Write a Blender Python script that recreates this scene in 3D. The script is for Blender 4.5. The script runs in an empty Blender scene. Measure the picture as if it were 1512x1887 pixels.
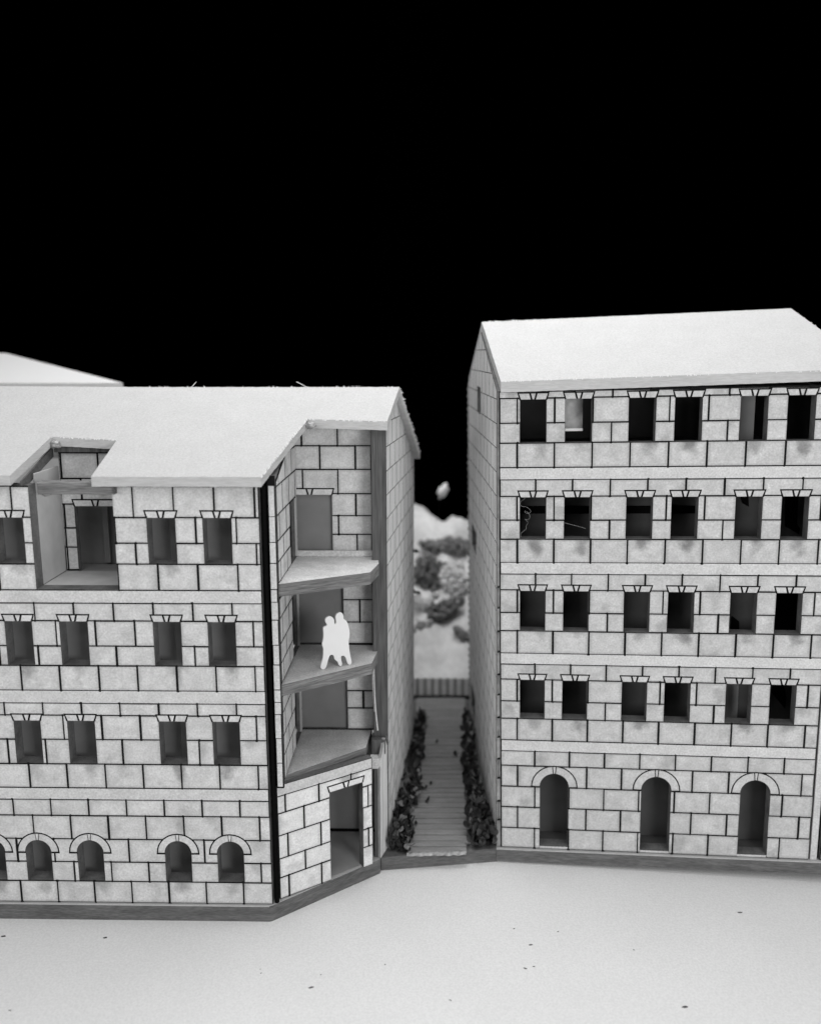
import bpy, bmesh, math, random
from mathutils import Vector, Matrix, noise
random.seed(7)
sc = bpy.context.scene
COL = sc.collection

# ------------------------------------------------------------------ camera
cam_d = bpy.data.cameras.new("camera"); cam = bpy.data.objects.new("camera", cam_d); COL.objects.link(cam)
Mx = [[0.9998063, 0.0022753, -0.0195471], [0.0196283, -0.1866311, 0.9822340], [-0.0014132, -0.9824274, -0.1866397]]
CAM = Vector((5.0556, -24.9938, 17.5990))
R = Matrix(((Mx[0][0], -Mx[0][1], -Mx[0][2]), (Mx[1][0], -Mx[1][1], -Mx[1][2]), (Mx[2][0], -Mx[2][1], -Mx[2][2])))
cam.matrix_world = Matrix.Translation(CAM) @ R.to_4x4()
cam_d.sensor_fit = 'HORIZONTAL'; cam_d.sensor_width = 36.0; cam_d.lens = 36.0 * 1600 / 1512
cam_d.clip_start = 0.1; cam_d.clip_end = 500
cam_d.dof.use_dof = True; cam_d.dof.focus_distance = 28.0; cam_d.dof.aperture_fstop = 0.112
sc.camera = cam

# ------------------------------------------------------------------ world and lamps (studio: black background)
w = bpy.data.worlds.new("World"); sc.world = w; w.use_nodes = True
w.node_tree.nodes["Background"].inputs[0].default_value = (0, 0, 0, 1)
w.node_tree.nodes["Background"].inputs[1].default_value = 0.0
sc.view_settings.view_transform = 'Standard'; sc.view_settings.look = 'None'
sc.view_settings.exposure = 0.0; sc.view_settings.gamma = 1.0
sc.cycles.max_bounces = 6; sc.cycles.diffuse_bounces = 4

def area(name, loc, target, sx, sy, power):
    d = bpy.data.lights.new(name, 'AREA'); d.shape = 'RECTANGLE'; d.size = sx; d.size_y = sy; d.energy = power
    o = bpy.data.objects.new(name, d); COL.objects.link(o); o.location = loc
    o.rotation_euler = (Vector(target) - Vector(loc)).to_track_quat('-Z', 'Y').to_euler()
area("window_light", (34, -42, 17), (4, 3, 5), 20, 16, 12500)
area("overhead_fill_light", (2, -28, 44), (4, 2, 0), 50, 30, 8800)  # added soft fill from above, no known fixture
area("hill_fill_light", (6, 8, 44), (6, 15, 4), 26, 22, 12500)  # fill added to brighten the hill, fence and alley walls
area("left_fill_light", (-36, -26, 22), (6, 5, 8), 22, 18, 5600)  # fill added on the left to lift the alley-facing wall

# ------------------------------------------------------------------ materials
def mat(name, base, var=0.06, scale=3.0, fine=0.03, fscale=60.0, rough=0.85, bump=0.15, streak=None, scorch=0.0, soot=False, objvar=0.0, scuff=0.0, spec=0.2, gloss=None):
    m = bpy.data.materials.new(name); m.use_nodes = True
    nt = m.node_tree; N = nt.nodes; L = nt.links
    bs = N["Principled BSDF"]; bs.inputs["Roughness"].default_value = rough
    bs.inputs["Specular IOR Level"].default_value = spec
    tc = N.new("ShaderNodeTexCoord"); oi = N.new("ShaderNodeObjectInfo")
    off = N.new("ShaderNodeVectorMath"); off.operation = 'SCALE'; off.inputs[3].default_value = 37.0
    cmb = N.new("ShaderNodeCombineXYZ")
    for i in range(3): L.new(oi.outputs["Random"], cmb.inputs[i])
    L.new(cmb.outputs[0], off.inputs[0])
    add = N.new("ShaderNodeVectorMath"); L.new(tc.outputs["Object"], add.inputs[0]); L.new(off.outputs[0], add.inputs[1])
    vec = add.outputs[0]
    if streak:
        mp = N.new("ShaderNodeMapping"); mp.inputs["Scale"].default_value = streak; L.new(vec, mp.inputs[0]); svec = mp.outputs[0]
    else: svec = vec
    n1 = N.new("ShaderNodeTexNoise"); n1.inputs["Scale"].default_value = scale; n1.inputs["Detail"].default_value = 5; L.new(svec, n1.inputs[0])
    n2 = N.new("ShaderNodeTexNoise"); n2.inputs["Scale"].default_value = fscale; n2.inputs["Detail"].default_value = 3; L.new(svec if streak else vec, n2.inputs[0])
    def mul(a, b=None, v=None):
        x = N.new("ShaderNodeMath"); x.operation = 'MULTIPLY'; L.new(a, x.inputs[0])
        if b is not None: L.new(b, x.inputs[1])
        else: x.inputs[1].default_value = v
        return x.outputs[0]
    def rng(a, f0, f1, t0, t1, smooth=False):
        x = N.new("ShaderNodeMapRange"); L.new(a, x.inputs[0])
        if smooth: x.interpolation_type = 'SMOOTHSTEP'
        for i, v in enumerate((f0, f1, t0, t1)): x.inputs[1 + i].default_value = v
        return x.outputs[0]
    v = mul(rng(n1.outputs[0], .25, .75, 1 - var, 1 + var), rng(n2.outputs[0], .25, .75, 1 - fine, 1 + fine))
    if objvar: v = mul(v, rng(oi.outputs["Random"], 0, 1, 1 - objvar, 1 + objvar))
    if scuff:
        # pale scratched fibres
        n3 = N.new("ShaderNodeTexNoise"); n3.inputs["Scale"].default_value = 3.2; n3.inputs["Detail"].default_value = 4; n3.inputs["Distortion"].default_value = 1.6
        L.new(vec, n3.inputs[0])
        a = N.new("ShaderNodeMath"); a.operation = 'SUBTRACT'; L.new(n3.outputs[0], a.inputs[0]); a.inputs[1].default_value = .53
        b = N.new("ShaderNodeMath"); b.operation = 'ABSOLUTE'; L.new(a.outputs[0], b.inputs[0])
        n4 = N.new("ShaderNodeTexNoise"); n4.inputs["Scale"].default_value = 1.1; L.new(vec, n4.inputs[0])
        x = N.new("ShaderNodeMath"); x.operation = 'MULTIPLY_ADD'; L.new(mul(rng(b.outputs[0], .0, .022, 1, 0), rng(n4.outputs[0], .48, .62, 0, 1)), x.inputs[0]); x.inputs[1].default_value = scuff; x.inputs[2].default_value = 1
        v = mul(v, x.outputs[0])
    if scorch:
        # laser scorch close to the cut: follows the edge of the piece itself
        sp = N.new("ShaderNodeSeparateXYZ"); L.new(tc.outputs["Generated"], sp.inputs[0])
        def edge(o):
            a = N.new("ShaderNodeMath"); a.operation = 'SUBTRACT'; L.new(o, a.inputs[0]); a.inputs[1].default_value = .5
            b = N.new("ShaderNodeMath"); b.operation = 'ABSOLUTE'; L.new(a.outputs[0], b.inputs[0]); return b.outputs[0]
        mx = N.new("ShaderNodeMath"); mx.operation = 'MAXIMUM'; L.new(edge(sp.outputs[0]), mx.inputs[0]); L.new(edge(sp.outputs[1]), mx.inputs[1])
        pw = N.new("ShaderNodeMath"); pw.operation = 'ADD'; L.new(mx.outputs[0], pw.inputs[0]); L.new(mul(n1.outputs[0], v=.12), pw.inputs[1])
        v = mul(v, rng(pw.outputs[0], .44, .58, 1, 1 - scorch, True))
    if soot:
        # smoke stain blown from a window cut: centre stored on the piece
        at = N.new("ShaderNodeAttribute"); at.attribute_type = 'OBJECT'; at.attribute_name = 'stain'
        am = N.new("ShaderNodeAttribute"); am.attribute_type = 'OBJECT'; am.attribute_name = 'stain_strength'
        df = N.new("ShaderNodeVectorMath"); df.operation = 'SUBTRACT'; L.new(tc.outputs["Object"], df.inputs[0]); L.new(at.outputs["Vector"], df.inputs[1])
        mp2 = N.new("ShaderNodeVectorMath"); mp2.operation = 'MULTIPLY'; mp2.inputs[1].default_value = (1.7, 1.25, 0); L.new(df.outputs[0], mp2.inputs[0])
        ln = N.new("ShaderNodeVectorMath"); ln.operation = 'LENGTH'; L.new(mp2.outputs[0], ln.inputs[0])
        wob = N.new("ShaderNodeMath"); wob.operation = 'ADD'; L.new(ln.outputs["Value"], wob.inputs[0]); L.new(rng(n1.outputs[0], .25, .75, -.22, .22), wob.inputs[1])
        f = rng(wob.outputs[0], .05, .6, 1, 0, True)
        x = N.new("ShaderNodeMath"); x.operation = 'MULTIPLY_ADD'; L.new(mul(f, am.outputs["Fac"]), x.inputs[0]); x.inputs[1].default_value = -1; x.inputs[2].default_value = 1
        v = mul(v, x.outputs[0])
    v = mul(v, v=base)
    c = N.new("ShaderNodeCombineColor")
    for i in range(3): L.new(v, c.inputs[i])
    L.new(c.outputs[0], bs.inputs["Base Color"])
    if bump:
        b = N.new("ShaderNodeBump"); b.inputs["Strength"].default_value = bump; b.inputs["Distance"].default_value = .03
        L.new(n2.outputs[0], b.inputs["Height"]); L.new(b.outputs[0], bs.inputs["Normal"])
    return m

M_stone = mat("thin_ply_face", .60, var=.14, scale=2.8, fine=.165, fscale=17, bump=.35, scorch=.24, soot=True, objvar=.035, scuff=.12)
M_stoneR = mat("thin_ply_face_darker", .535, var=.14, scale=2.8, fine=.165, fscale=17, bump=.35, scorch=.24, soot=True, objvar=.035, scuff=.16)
M_stoneA = mat("thin_ply_face_lit", .76, var=.12, scale=2.8, fine=.15, fscale=17, bump=.35, scorch=.22, soot=True, objvar=.03, scuff=.14)  # same ply as the facade, paler so the angled wall looks brighter lit
M_stoneL = mat("side_ply_face", .63, var=.16, scale=1.6, fine=.28, fscale=6, streak=(3, .10, 1), bump=.35)
M_band = mat("thin_ply_band", .60, var=.11, scale=1.8, fine=.19, fscale=17, bump=.35, objvar=.02)
M_char = mat("charred_groove", .012, var=.3, scale=6, bump=0, spec=.05)
M_groove = mat("light_groove", .05, var=.3, scale=4, bump=0, spec=.05)
M_jamb = mat("laser_cut_edge", .13, var=.35, scale=2.0, fine=.2, fscale=14, bump=.3)
M_edge = mat("card_edge_wood", .27, var=.28, scale=2.0, fine=.25, fscale=9, streak=(.5, .5, 5), bump=.4)
M_plinth = mat("plinth_edge_wood", .13, var=.3, scale=1.3, fine=.35, fscale=8, streak=(.5, .5, 4), bump=.4)
M_plinth_top = mat("plinth_top_board", .45, var=.12, scale=2, fine=.1, fscale=20, bump=.3)
M_slab = mat("balcony_board", .57, var=.16, scale=1.8, fine=.22, fscale=18, bump=.4)
M_slab_edge = mat("balcony_board_edge", .19, var=.35, scale=1.5, fine=.4, fscale=5, streak=(.5, .5, 7), bump=.5)
M_post = mat("dark_wood_post", .10, var=.3, scale=2.5, fine=.3, fscale=7, streak=(3, 3, .18), bump=.5)
M_roof = mat("white_roof_card", .50, var=.035, scale=1.2, fine=.12, fscale=16, bump=.4)
M_roof_edge = mat("roof_card_edge", .50, var=.10, scale=2, fine=.12, fscale=10, streak=(.4, .4, 4), bump=.5)
M_tower = mat("grey_panel", .21, var=.1, scale=1.2, bump=.1)
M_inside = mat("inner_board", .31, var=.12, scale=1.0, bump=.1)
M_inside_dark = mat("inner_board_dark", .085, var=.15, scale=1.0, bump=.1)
M_inpale = mat("inner_card_pale", .42, var=.10, scale=2.0, bump=.15)
M_gap = mat("black_gap", .006, var=.1, bump=0, spec=.0)
M_table = mat("table_card", .735, var=.022, scale=.35, fine=.085, fscale=15, bump=.3)
M_white = mat("white_acrylic", .84, var=.01, fine=.01, bump=0, rough=.5, spec=.3)
M_plank = mat("engraved_plank", .25, var=.2, scale=2, fine=.14, fscale=10, streak=(.6, 3, 1), objvar=.04, bump=.4)
M_hill = mat("plaster_hill", .70, var=.30, scale=.55, fine=.1, fscale=3, bump=.5)
M_slat = mat("pale_slat", .72, var=.1, bump=.2, objvar=.05)
M_slatb = mat("slat_backing", .33, var=.1, bump=.2)
M_leaf = mat("dried_leaf", .027, var=.5, scale=2.2, fine=.3, fscale=8, rough=.6, bump=.4, spec=.5)
M_leafp = mat("pale_dried_leaf", .20, var=.4, scale=2.2, fine=.2, fscale=8, rough=.6, bump=.4)
M_bush = mat("dark_shrub", .16, var=.6, scale=1, bump=.2)
M_bushg = mat("grey_shrub", .22, var=.5, scale=1, bump=.2)
M_bushp = mat("pale_tuft", .75, var=.2, scale=1, bump=.2)
M_patch = mat("bright_patch_card", .42, var=.5, scale=2.2, bump=.2)
M_fiber = mat("paper_fiber", .75, bump=0, var=.05)
M_hair = mat("hair", .45, bump=0, var=.05)
M_glue = mat("dried_glue", .30, var=.3, scale=4, fine=.3, fscale=10, bump=.8, rough=.25, spec=.6)

# ------------------------------------------------------------------ helpers
def link(name, me, parent=None, mw=None, mats=None):
    o = bpy.data.objects.new(name, me); COL.objects.link(o)
    if parent is not None: o.parent = parent
    if mw is not None: o.matrix_local = mw
    return o
def setmats(me, *ms):
    for m in ms: me.materials.append(m)
def thing(name, label, cat, loc=(0, 0, 0), group=None):
    o = bpy.data.objects.new(name, None); COL.objects.link(o); o.location = loc
    o["label"] = label; o["category"] = cat
    if group: o["group"] = group
    return o
def tag(o, label, cat, group=None):
    o["label"] = label; o["category"] = cat
    if group: o["group"] = group
def structure(o): o["kind"] = "structure"
def frame(O, U, V):
    U = Vector(U).normalized(); V = Vector(V); V = (V - U * V.dot(U)).normalized(); N = U.cross(V)
    return Matrix(((U.x, V.x, N.x, O[0]), (U.y, V.y, N.y, O[1]), (U.z, V.z, N.z, O[2]), (0, 0, 0, 1)))
EPS = 1e-6
def clip(poly, n, d, keep_in=True):
    """part of convex poly with n.p <= d (keep_in) or >= d"""
    s = 1 if keep_in else -1
    out = []
    for i in range(len(poly)):
        a = poly[i]; b = poly[(i + 1) % len(poly)]
        da = s * (n[0] * a[0] + n[1] * a[1] - d); db = s * (n[0] * b[0] + n[1] * b[1] - d)
        if da <= EPS: out.append(a)
        if (da < -EPS and db > EPS) or (da > EPS and db < -EPS):
            t = da / (da - db); out.append((a[0] + t * (b[0] - a[0]), a[1] + t * (b[1] - a[1])))
    return out
def parea(p):
    return abs(sum(p[i][0] * p[(i + 1) % len(p)][1] - p[(i + 1) % len(p)][0] * p[i][1] for i in range(len(p)))) / 2 if len(p) > 2 else 0
def subtract(polys, K):
    """convex polys minus convex CCW polygon K"""
    res = []
    for S in polys:
        bx = (min(p[0] for p in S), max(p[0] for p in S), min(p[1] for p in S), max(p[1] for p in S))
        kx = (min(p[0] for p in K), max(p[0] for p in K), min(p[1] for p in K), max(p[1] for p in K))
        if bx[1] <= kx[0] + EPS or bx[0] >= kx[1] - EPS or bx[3] <= kx[2] + EPS or bx[2] >= kx[3] - EPS: res.append(S); continue
        rem = S
        for i in range(len(K)):
            a = K[i]; b = K[(i + 1) % len(K)]
            n = (b[1] - a[1], -(b[0] - a[0])); d = n[0] * a[0] + n[1] * a[1]
            o = clip(rem, n, d, False)
            if parea(o) > 2e-4: res.append(o)
            rem = clip(rem, n, d, True)
            if parea(rem) < 1e-5: break
    return res
def rect(x0, y0, x1, y1): return [(x0, y0), (x1, y0), (x1, y1), (x0, y1)]
def arch(cx, hw, y0, ys, n=12, hw2=None):
    p = [(cx - hw, y0), (cx + hw, y0)]
    return p + [(cx + hw * math.cos(t * math.pi / n), ys + hw * math.sin(t * math.pi / n)) for t in range(n + 1)]
def plates(polys, n0, n1, wob=0.0):
    """extrude polygons (u,v) from n0 to n1; material 0 front, 1 sides and back"""
    me = bpy.data.meshes.new("plate"); bm = bmesh.new()
    for P in polys:
        Q = []
        for p in P:
            if not Q or (abs(p[0] - Q[-1][0]) + abs(p[1] - Q[-1][1])) > 1e-4: Q.append(p)
        if len(Q) > 1 and (abs(Q[0][0] - Q[-1][0]) + abs(Q[0][1] - Q[-1][1])) < 1e-4: Q.pop()
        if len(Q) < 3: continue
        sgn = sum(Q[i][0] * Q[(i + 1) % len(Q)][1] - Q[(i + 1) % len(Q)][0] * Q[i][1] for i in range(len(Q)))
        if sgn < 0: Q = Q[::-1]
        f = [bm.verts.new((p[0], p[1], n1)) for p in Q]; b = [bm.verts.new((p[0], p[1], n0)) for p in Q]
        bm.faces.new(f); x = bm.faces.new(b[::-1]); x.material_index = 1
        for i in range(len(Q)):
            j = (i + 1) % len(Q); x = bm.faces.new((f[i], b[i], b[j], f[j])); x.material_index = 1
    bm.to_mesh(me); bm.free(); return me
def solid(name, poly, z0, z1, parent, mtop, mside, bevel=0.0):
    """horizontal board: plan polygon (x,y) from z0 to z1 (z may be a function)"""
    me = plates([poly], z0, z1); setmats(me, mtop, mside)
    return link(name, me, parent)
def box(name, x0, x1, y0, y1, z0, z1, parent, m, m2=None, bev=.012):
    me = bpy.data.meshes.new(name); bm = bmesh.new()
    bmesh.ops.create_cube(bm, size=1)
    for v in bm.verts: v.co = Vector(((x0 + x1) / 2 + v.co.x * (x1 - x0), (y0 + y1) / 2 + v.co.y * (y1 - y0), (z0 + z1) / 2 + v.co.z * (z1 - z0)))
    if bev: bmesh.ops.bevel(bm, geom=bm.edges[:], offset=min(bev, (x1-x0)/4, (y1-y0)/4, (z1-z0)/4), segments=1, affect='EDGES')
    bm.to_mesh(me); bm.free(); me.materials.append(m)
    return link(name, me, parent)
_cache = {}
CUR = [M_stone]      # face material of the building being laid
def piece(name, polys, parent, n0, n1, m, mside, cache=True, stain=None):
    """one stone; mesh centred on its own origin so that alike pieces share data"""
    xs = [p[0] for P in polys for p in P]; ys = [p[1] for P in polys for p in P]
    cu, cv = (min(xs) + max(xs)) / 2, (min(ys) + max(ys)) / 2
    key = (tuple(tuple((round(p[0] - cu, 3), round(p[1] - cv, 3)) for p in P) for P in polys), n0, n1, m.name)
    me = _cache.get(key)
    if me is None:
        me = plates([[(p[0] - cu, p[1] - cv) for p in P] for P in polys], n0, n1); setmats(me, m, mside); _cache[key] = me
    o = link(name, me, parent, Matrix.Translation((cu, cv, 0)))
    if stain: o["stain"] = [stain[0] - cu, stain[1] - cv, 0.0]; o["stain_strength"] = stain[2]
    return o
JV, JH, JB, TH = .030, .023, .013, .018
def inside(K, p):
    for i in range(len(K)):
        a = K[i]; b = K[(i + 1) % len(K)]
        if (b[0] - a[0]) * (p[1] - a[1]) - (b[1] - a[1]) * (p[0] - a[0]) < 0: return False
    return True
def touches(A, B):
    for i in range(len(A)):
        a = Vector(A[i]); b = Vector(A[(i + 1) % len(A)]); d = b - a; L = d.length
        if L < 1e-4: continue
        d /= L
        for j in range(len(B)):
            p = Vector(B[j]) - a; q = Vector(B[(j + 1) % len(B)]) - a
            if abs(p.x * d.y - p.y * d.x) < 2e-3 and abs(q.x * d.y - q.y * d.x) < 2e-3:
                t0, t1 = sorted((p.dot(d), q.dot(d)))
                if min(t1, L) - max(t0, 0) > .02: return True
    return False
def components(P):
    P = list(P); out = []
    while P:
        g = [P.pop()]; k = 0
        while k < len(g):
            for x in P[:]:
                if touches(g[k], x): g.append(x); P.remove(x)
            k += 1
        out.append(g)
    return out
def stonework(wall, x0, x1, rows, cuts, openings, stuff=None, joint=(JV, JH), m=None):
    """rows: (z0, z1, joint offset or None, thin) ; cuts: convex polygons removed from stones"""
    m = m or CUR[0]
    acc = []; burns = []
    for z0, z1, off in rows:
        band = off is None
        if band: xs = [x0, x1]
        else:
            k0 = math.ceil((x0 - off) / 1.2 + .02); xs = [x0]
            x = off + 1.2 * k0
            while x < x1 - .05:
                if x > x0 + .05: xs.append(x)
                x += 1.2
            xs.append(x1)
        for a, b in zip(xs[:-1], xs[1:]):
            # a stone cut by a window falls into separate pieces left and right of it
            segs = [(a, b)]
            for (ox0, ox1, oz0, oz1) in openings:
                if oz0 < z0 + .12 and oz1 > z1 - .12 or (oz0 < z0 + .05 and oz1 > z1 - .3 and False):
                    ns = []
                    for s in segs:
                        if ox1 <= s[0] or ox0 >= s[1]: ns.append(s); continue
                        if ox0 - s[0] > .05: ns.append((s[0], ox0 + joint[0]))
                        if s[1] - ox1 > .05: ns.append((ox1 - joint[0], s[1]))
                    segs = ns
            for s in segs:
                jh = JB if band else joint[1]
                jl, jr = random.choice((0, -.007, .008)), random.choice((0, -.007, .008)); jt = random.choice((0, -.005, .006))
                P = [rect(s[0] + joint[0] + jl, z0 + jh, s[1] - joint[0] - jr, z1 - jh - jt)]
                if not band and s[0] == a and a > x0 + .1:
                    for zz in (z0 + .0, z1 - .0):
                        if not any(inside(K, (a, zz)) for K in cuts): burns.append((a + random.uniform(-.008, .008), zz, random.uniform(.030, .055)))
                for K in cuts: P = subtract(P, K)
                if sum(parea(p) for p in P) < .004: continue
                Ps = components(P)
                st = None
                for (ox0, ox1, oz0, oz1) in openings:
                    c = (ox0 + ox1) / 2
                    if abs(oz0 - z1) < .12 and s[0] < c + .45 and s[1] > c + .1:
                        st = (c + random.uniform(.05, .3), z1 - random.uniform(.02, .2), random.uniform(.22, .58))
                    if oz1 > z0 and oz1 < z1 and s[0] < c + .3 and s[1] > c + .0 and st is None:
                        st = (c + random.uniform(-.1, .3), oz1 + .28, random.uniform(.16, .42))
                if st is None and random.random() < .45:
                    st = (random.uniform(s[0], s[1]), random.uniform(z0, z1), random.uniform(.08, .24))
                for P in Ps:
                    if sum(parea(p) for p in P) > .004: piece("band" if band else "stone", P, wall, 0, TH, M_band if band else m, M_char, stain=st)
    if burns:
        bp = [[(x + r * math.cos(t * 1.047 + x) * (1 + .3 * math.sin(t * 7 + z)), z + r * .9 * math.sin(t * 1.047 + x)) for t in range(6)] for x, z, r in burns]
        me = plates(bp, .002, TH + .0015); setmats(me, M_char, M_char); o = link("burn_marks", me, wall); o["kind"] = "stuff"
    return acc
def lintel(wall, ox0, ox1, z):
    """flat arch of two voussoirs and a keystone over a window; returns the polygon cut from the stones"""
    s, t, h = .035, .07, .19; c = (ox0 + ox1) / 2
    for P in ([(ox0 + .035, z), (c - .085, z), (c - .135, z + h), (ox0 - s, z + h)],
              [(c + .085, z), (ox1 - .035, z), (ox1 + s, z + h), (c + .135, z + h)],
              ):
        piece("voussoir", [P], wall, 0, TH + .003, CUR[0], M_char)
    piece("keystone", [[(c - .024, z + .004), (c + .024, z + .004), (c + .075, z + h), (c - .075, z + h)]], wall, 0, TH + .006, CUR[0], M_char)
    return [(ox0 - .02, z - .02), (ox1 + .02, z - .02), (ox1 + t + .02, z + h + .045), (ox0 - t - .02, z + h + .045)]
def arch_ring(wall, c, ri, ro, zs):
    def arc(t0, t1, r0, r1, n=9):
        return [(c + r1 * math.cos(t0 + (t1 - t0) * i / n), zs + r1 * math.sin(t0 + (t1 - t0) * i / n)) for i in range(n + 1)] + \
               [(c + r0 * math.cos(t1 - (t1 - t0) * i / n), zs + r0 * math.sin(t1 - (t1 - t0) * i / n)) for i in range(n + 1)]
    for t0, t1 in ((0.03, math.pi / 2 - .10), (math.pi / 2 + .10, math.pi - .03)):
        n = 9; P = [arc(t0 + (t1 - t0) * i / n, t0 + (t1 - t0) * (i + 1) / n, ri, ro, 1) for i in range(n)]
        piece("voussoir", P, wall, 0, TH + .003, CUR[0], M_char)
    piece("keystone", [[(c - .022, zs + ri), (c + .022, zs + ri), (c + .045, zs + ro), (c - .045, zs + ro)]], wall, 0, TH + .005, CUR[0], M_char)
    K = [(c - ro - .045, zs - .045), (c + ro + .045, zs - .045)] + [(c + (ro + .045) * math.cos(t * math.pi / 14), zs + (ro + .045) * math.sin(t * math.pi / 14)) for t in range(15)]
    return K
def walls(name, parent, F, outline, openings, thick, mfront, mside, n1=0.0):
    P = [outline]
    for K in openings: P = subtract(P, K)
    me = plates(P, -thick, n1); setmats(me, mfront, mside)
    return link(name, me, parent, F)
def fray(parent, A, B, nrm, count, size, name="paper_fray", m=None):
    """tiny torn fibres standing off a cut card edge"""
    A, B, nrm = Vector(A), Vector(B), Vector(nrm).normalized()
    me = bpy.data.meshes.new(name); bm = bmesh.new(); d = (B - A); L = d.length; d.normalize(); side = d.cross(nrm)
    for i in range(count):
        t = random.random() * L; s = size * random.random() ** 2.2 + .008; wd = random.uniform(.01, .045)
        p = A + d * t; j = d * random.uniform(-s, s)
        a = bm.verts.new(p - d * wd - nrm * .02); b = bm.verts.new(p + d * wd - nrm * .02); c = bm.verts.new(p + nrm * s + j); e = bm.verts.new(p + side * .03 - nrm * .02)
        bm.faces.new((a, b, c)); bm.faces.new((b, e, c)); bm.faces.new((e, a, c))
    bm.to_mesh(me); bm.free(); me.materials.append(m or M_fiber)
    o = link(name, me, parent); o["kind"] = "stuff"; return o
def tube(name, pts, r, m, parent=None):
    cu = bpy.data.curves.new(name, 'CURVE'); cu.dimensions = '3D'; cu.bevel_depth = r; cu.bevel_resolution = 2; cu.resolution_u = 6
    s = cu.splines.new('NURBS'); s.points.add(len(pts) - 1); s.use_endpoint_u = True; s.order_u = 3
    for q, p in zip(s.points, pts): q.co = (*p, 1)
    tmp = bpy.data.objects.new("tmp", cu); COL.objects.link(tmp)
    dg = bpy.context.evaluated_depsgraph_get(); me = bpy.data.meshes.new_from_object(tmp.evaluated_get(dg))
    bpy.data.objects.remove(tmp); me.materials.clear(); me.materials.append(m)
    return link(name, me, parent)
def slope_board(name, plan, zf, th, parent, mtop, medge, rough=.0035):
    """roof board: plan polygon with top z = zf(x,y); edges subdivided and slightly uneven like cut card"""
    pts = []
    n = len(plan)
    for i in range(n):
        a, b = Vector(plan[i]), Vector(plan[(i + 1) % n]); k = max(1, int((b - a).length / .12))
        for j in range(k):
            p = a + (b - a) * j / k
            if j and rough: p += Vector((random.gauss(0, rough), random.gauss(0, rough)))
            pts.append(p)
    me = bpy.data.meshes.new(name); bm = bmesh.new()
    top = [bm.verts.new((p.x, p.y, zf(p.x, p.y) + random.gauss(0, .0015))) for p in pts]
    bot = [bm.verts.new((p.x, p.y, zf(p.x, p.y) - th + random.gauss(0, .0025))) for p in pts]
    f = bm.faces.new(top); g = bm.faces.new(bot[::-1]); g.material_index = 1
    for i in range(len(pts)):
        j = (i + 1) % len(pts); x = bm.faces.new((top[i], bot[i], bot[j], top[j])); x.material_index = 1
    bmesh.ops.recalc_face_normals(bm, faces=bm.faces[:])
    bmesh.ops.triangulate(bm, faces=[f, g])
    bm.to_mesh(me); bm.free(); setmats(me, mtop, medge)
    return link(name, me, parent)

# ------------------------------------------------------------------ table
T = -.57
me = bpy.data.meshes.new("table"); bm = bmesh.new()
bmesh.ops.create_grid(bm, x_segments=2, y_segments=2, size=1)
for v in bm.verts: v.co = Vector((4 + v.co.x * 60, -8 + v.co.y * 42, T))
bm.to_mesh(me); bm.free(); me.materials.append(M_table)
o = link("ground", me); structure(o)

# ================================================================== LEFT BUILDING
LB = thing("cardboard_building", "left model building with cut-away corner balconies and notched white roof", "model building", (0, 0, 0), "laser-cut model buildings")
EX0 = -13.0
LF = frame((0, 0, 0), (1, 0, 0), (0, 0, 1))
win = []; lcuts = []; lopen = []
for x0, x1 in ((-7.75, -6.91), (-6.08, -5.215), (-3.23, -2.38), (-1.57, -.72), (-9.42, -8.57), (-12.3, -11.45)):
    for lv, (z0, z1) in enumerate(((4.82, 6.25), (8.06, 9.46), (11.26, 12.66))):
        if lv == 2 and x0 == -6.08: continue
        win.append((x0, x1, z0, z1))
log = (-6.68, -4.2, 10.46, 13.9)
arches = [(-7.335, .41), (-5.665, .42), (-2.85, .42), (-1.18, .42), (-8.83, .42), (-11.9, .42)]
opl = [rect(a, c, b, d) for a, b, c, d in win] + [rect(log[0], log[2], log[1], log[3])] + [arch(c, hw, .77, 1.77) for c, hw in arches]
fw = walls("front_wall", LB, LF, rect(EX0, 0, .125, 13.62), opl, .48, M_char, M_jamb)
cuts = [rect(a + .0, c, b, d) for a, b, c, d in win]
for a, b, c, d in win: cuts.append(lintel(fw, a, b, d))
for c, hw in arches:
    cuts.append(arch_ring(fw, c, hw + .01, .64, 1.77)); cuts.append(rect(c - hw, .77, c + hw, 1.78))
cuts.append(rect(log[0], log[2] - .01, log[1], log[3]))
rowsL = [(0, .755, -.81), (.755, 1.44, -.22), (1.44, 2.24, -.81), (2.24, 3.05, -.22), (3.05, 3.6, -.81), (3.6, 4.0, None),
         (4.0, 4.81, -.2), (4.81, 5.63, -.8), (5.63, 6.43, -.2), (6.43, 6.83, -.8), (6.83, 7.24, None),
         (7.24, 8.05, -.18), (8.05, 8.68, -.79), (8.68, 9.48, -.19), (9.48, 10.04, -.8), (10.04, 10.44, None),
         (10.44, 11.25, -.58), (11.25, 11.89, 0), (11.89, 12.67, -.58), (12.67, 13.6, -.01)]
stonework(fw, EX0, .125, rowsL, cuts, win + [(c - hw, c + hw, .77, 2.19) for c, hw in arches] + [log])
# narrow corner board right of the dark slot, and the slot itself
box("corner_slot", .13, .34, .30, .36, -.0, 13.7, LB, M_gap, bev=0)
tube("corner_rod", [(.232, .12, -.01), (.232, .12, 6), (.232, .12, 13.6)], .075, M_gap, LB)
cb = walls("corner_board", LB, frame((.335, .16, 0), (1, .0, 0), (0, 0, 1)), rect(0, 3.95, .235, 13.9), [], .10, M_char, M_post)
stonework(cb, 0, .235, [(r[0], r[1], None) for r in rowsL if r[0] >= 3.9], [], [])
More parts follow.
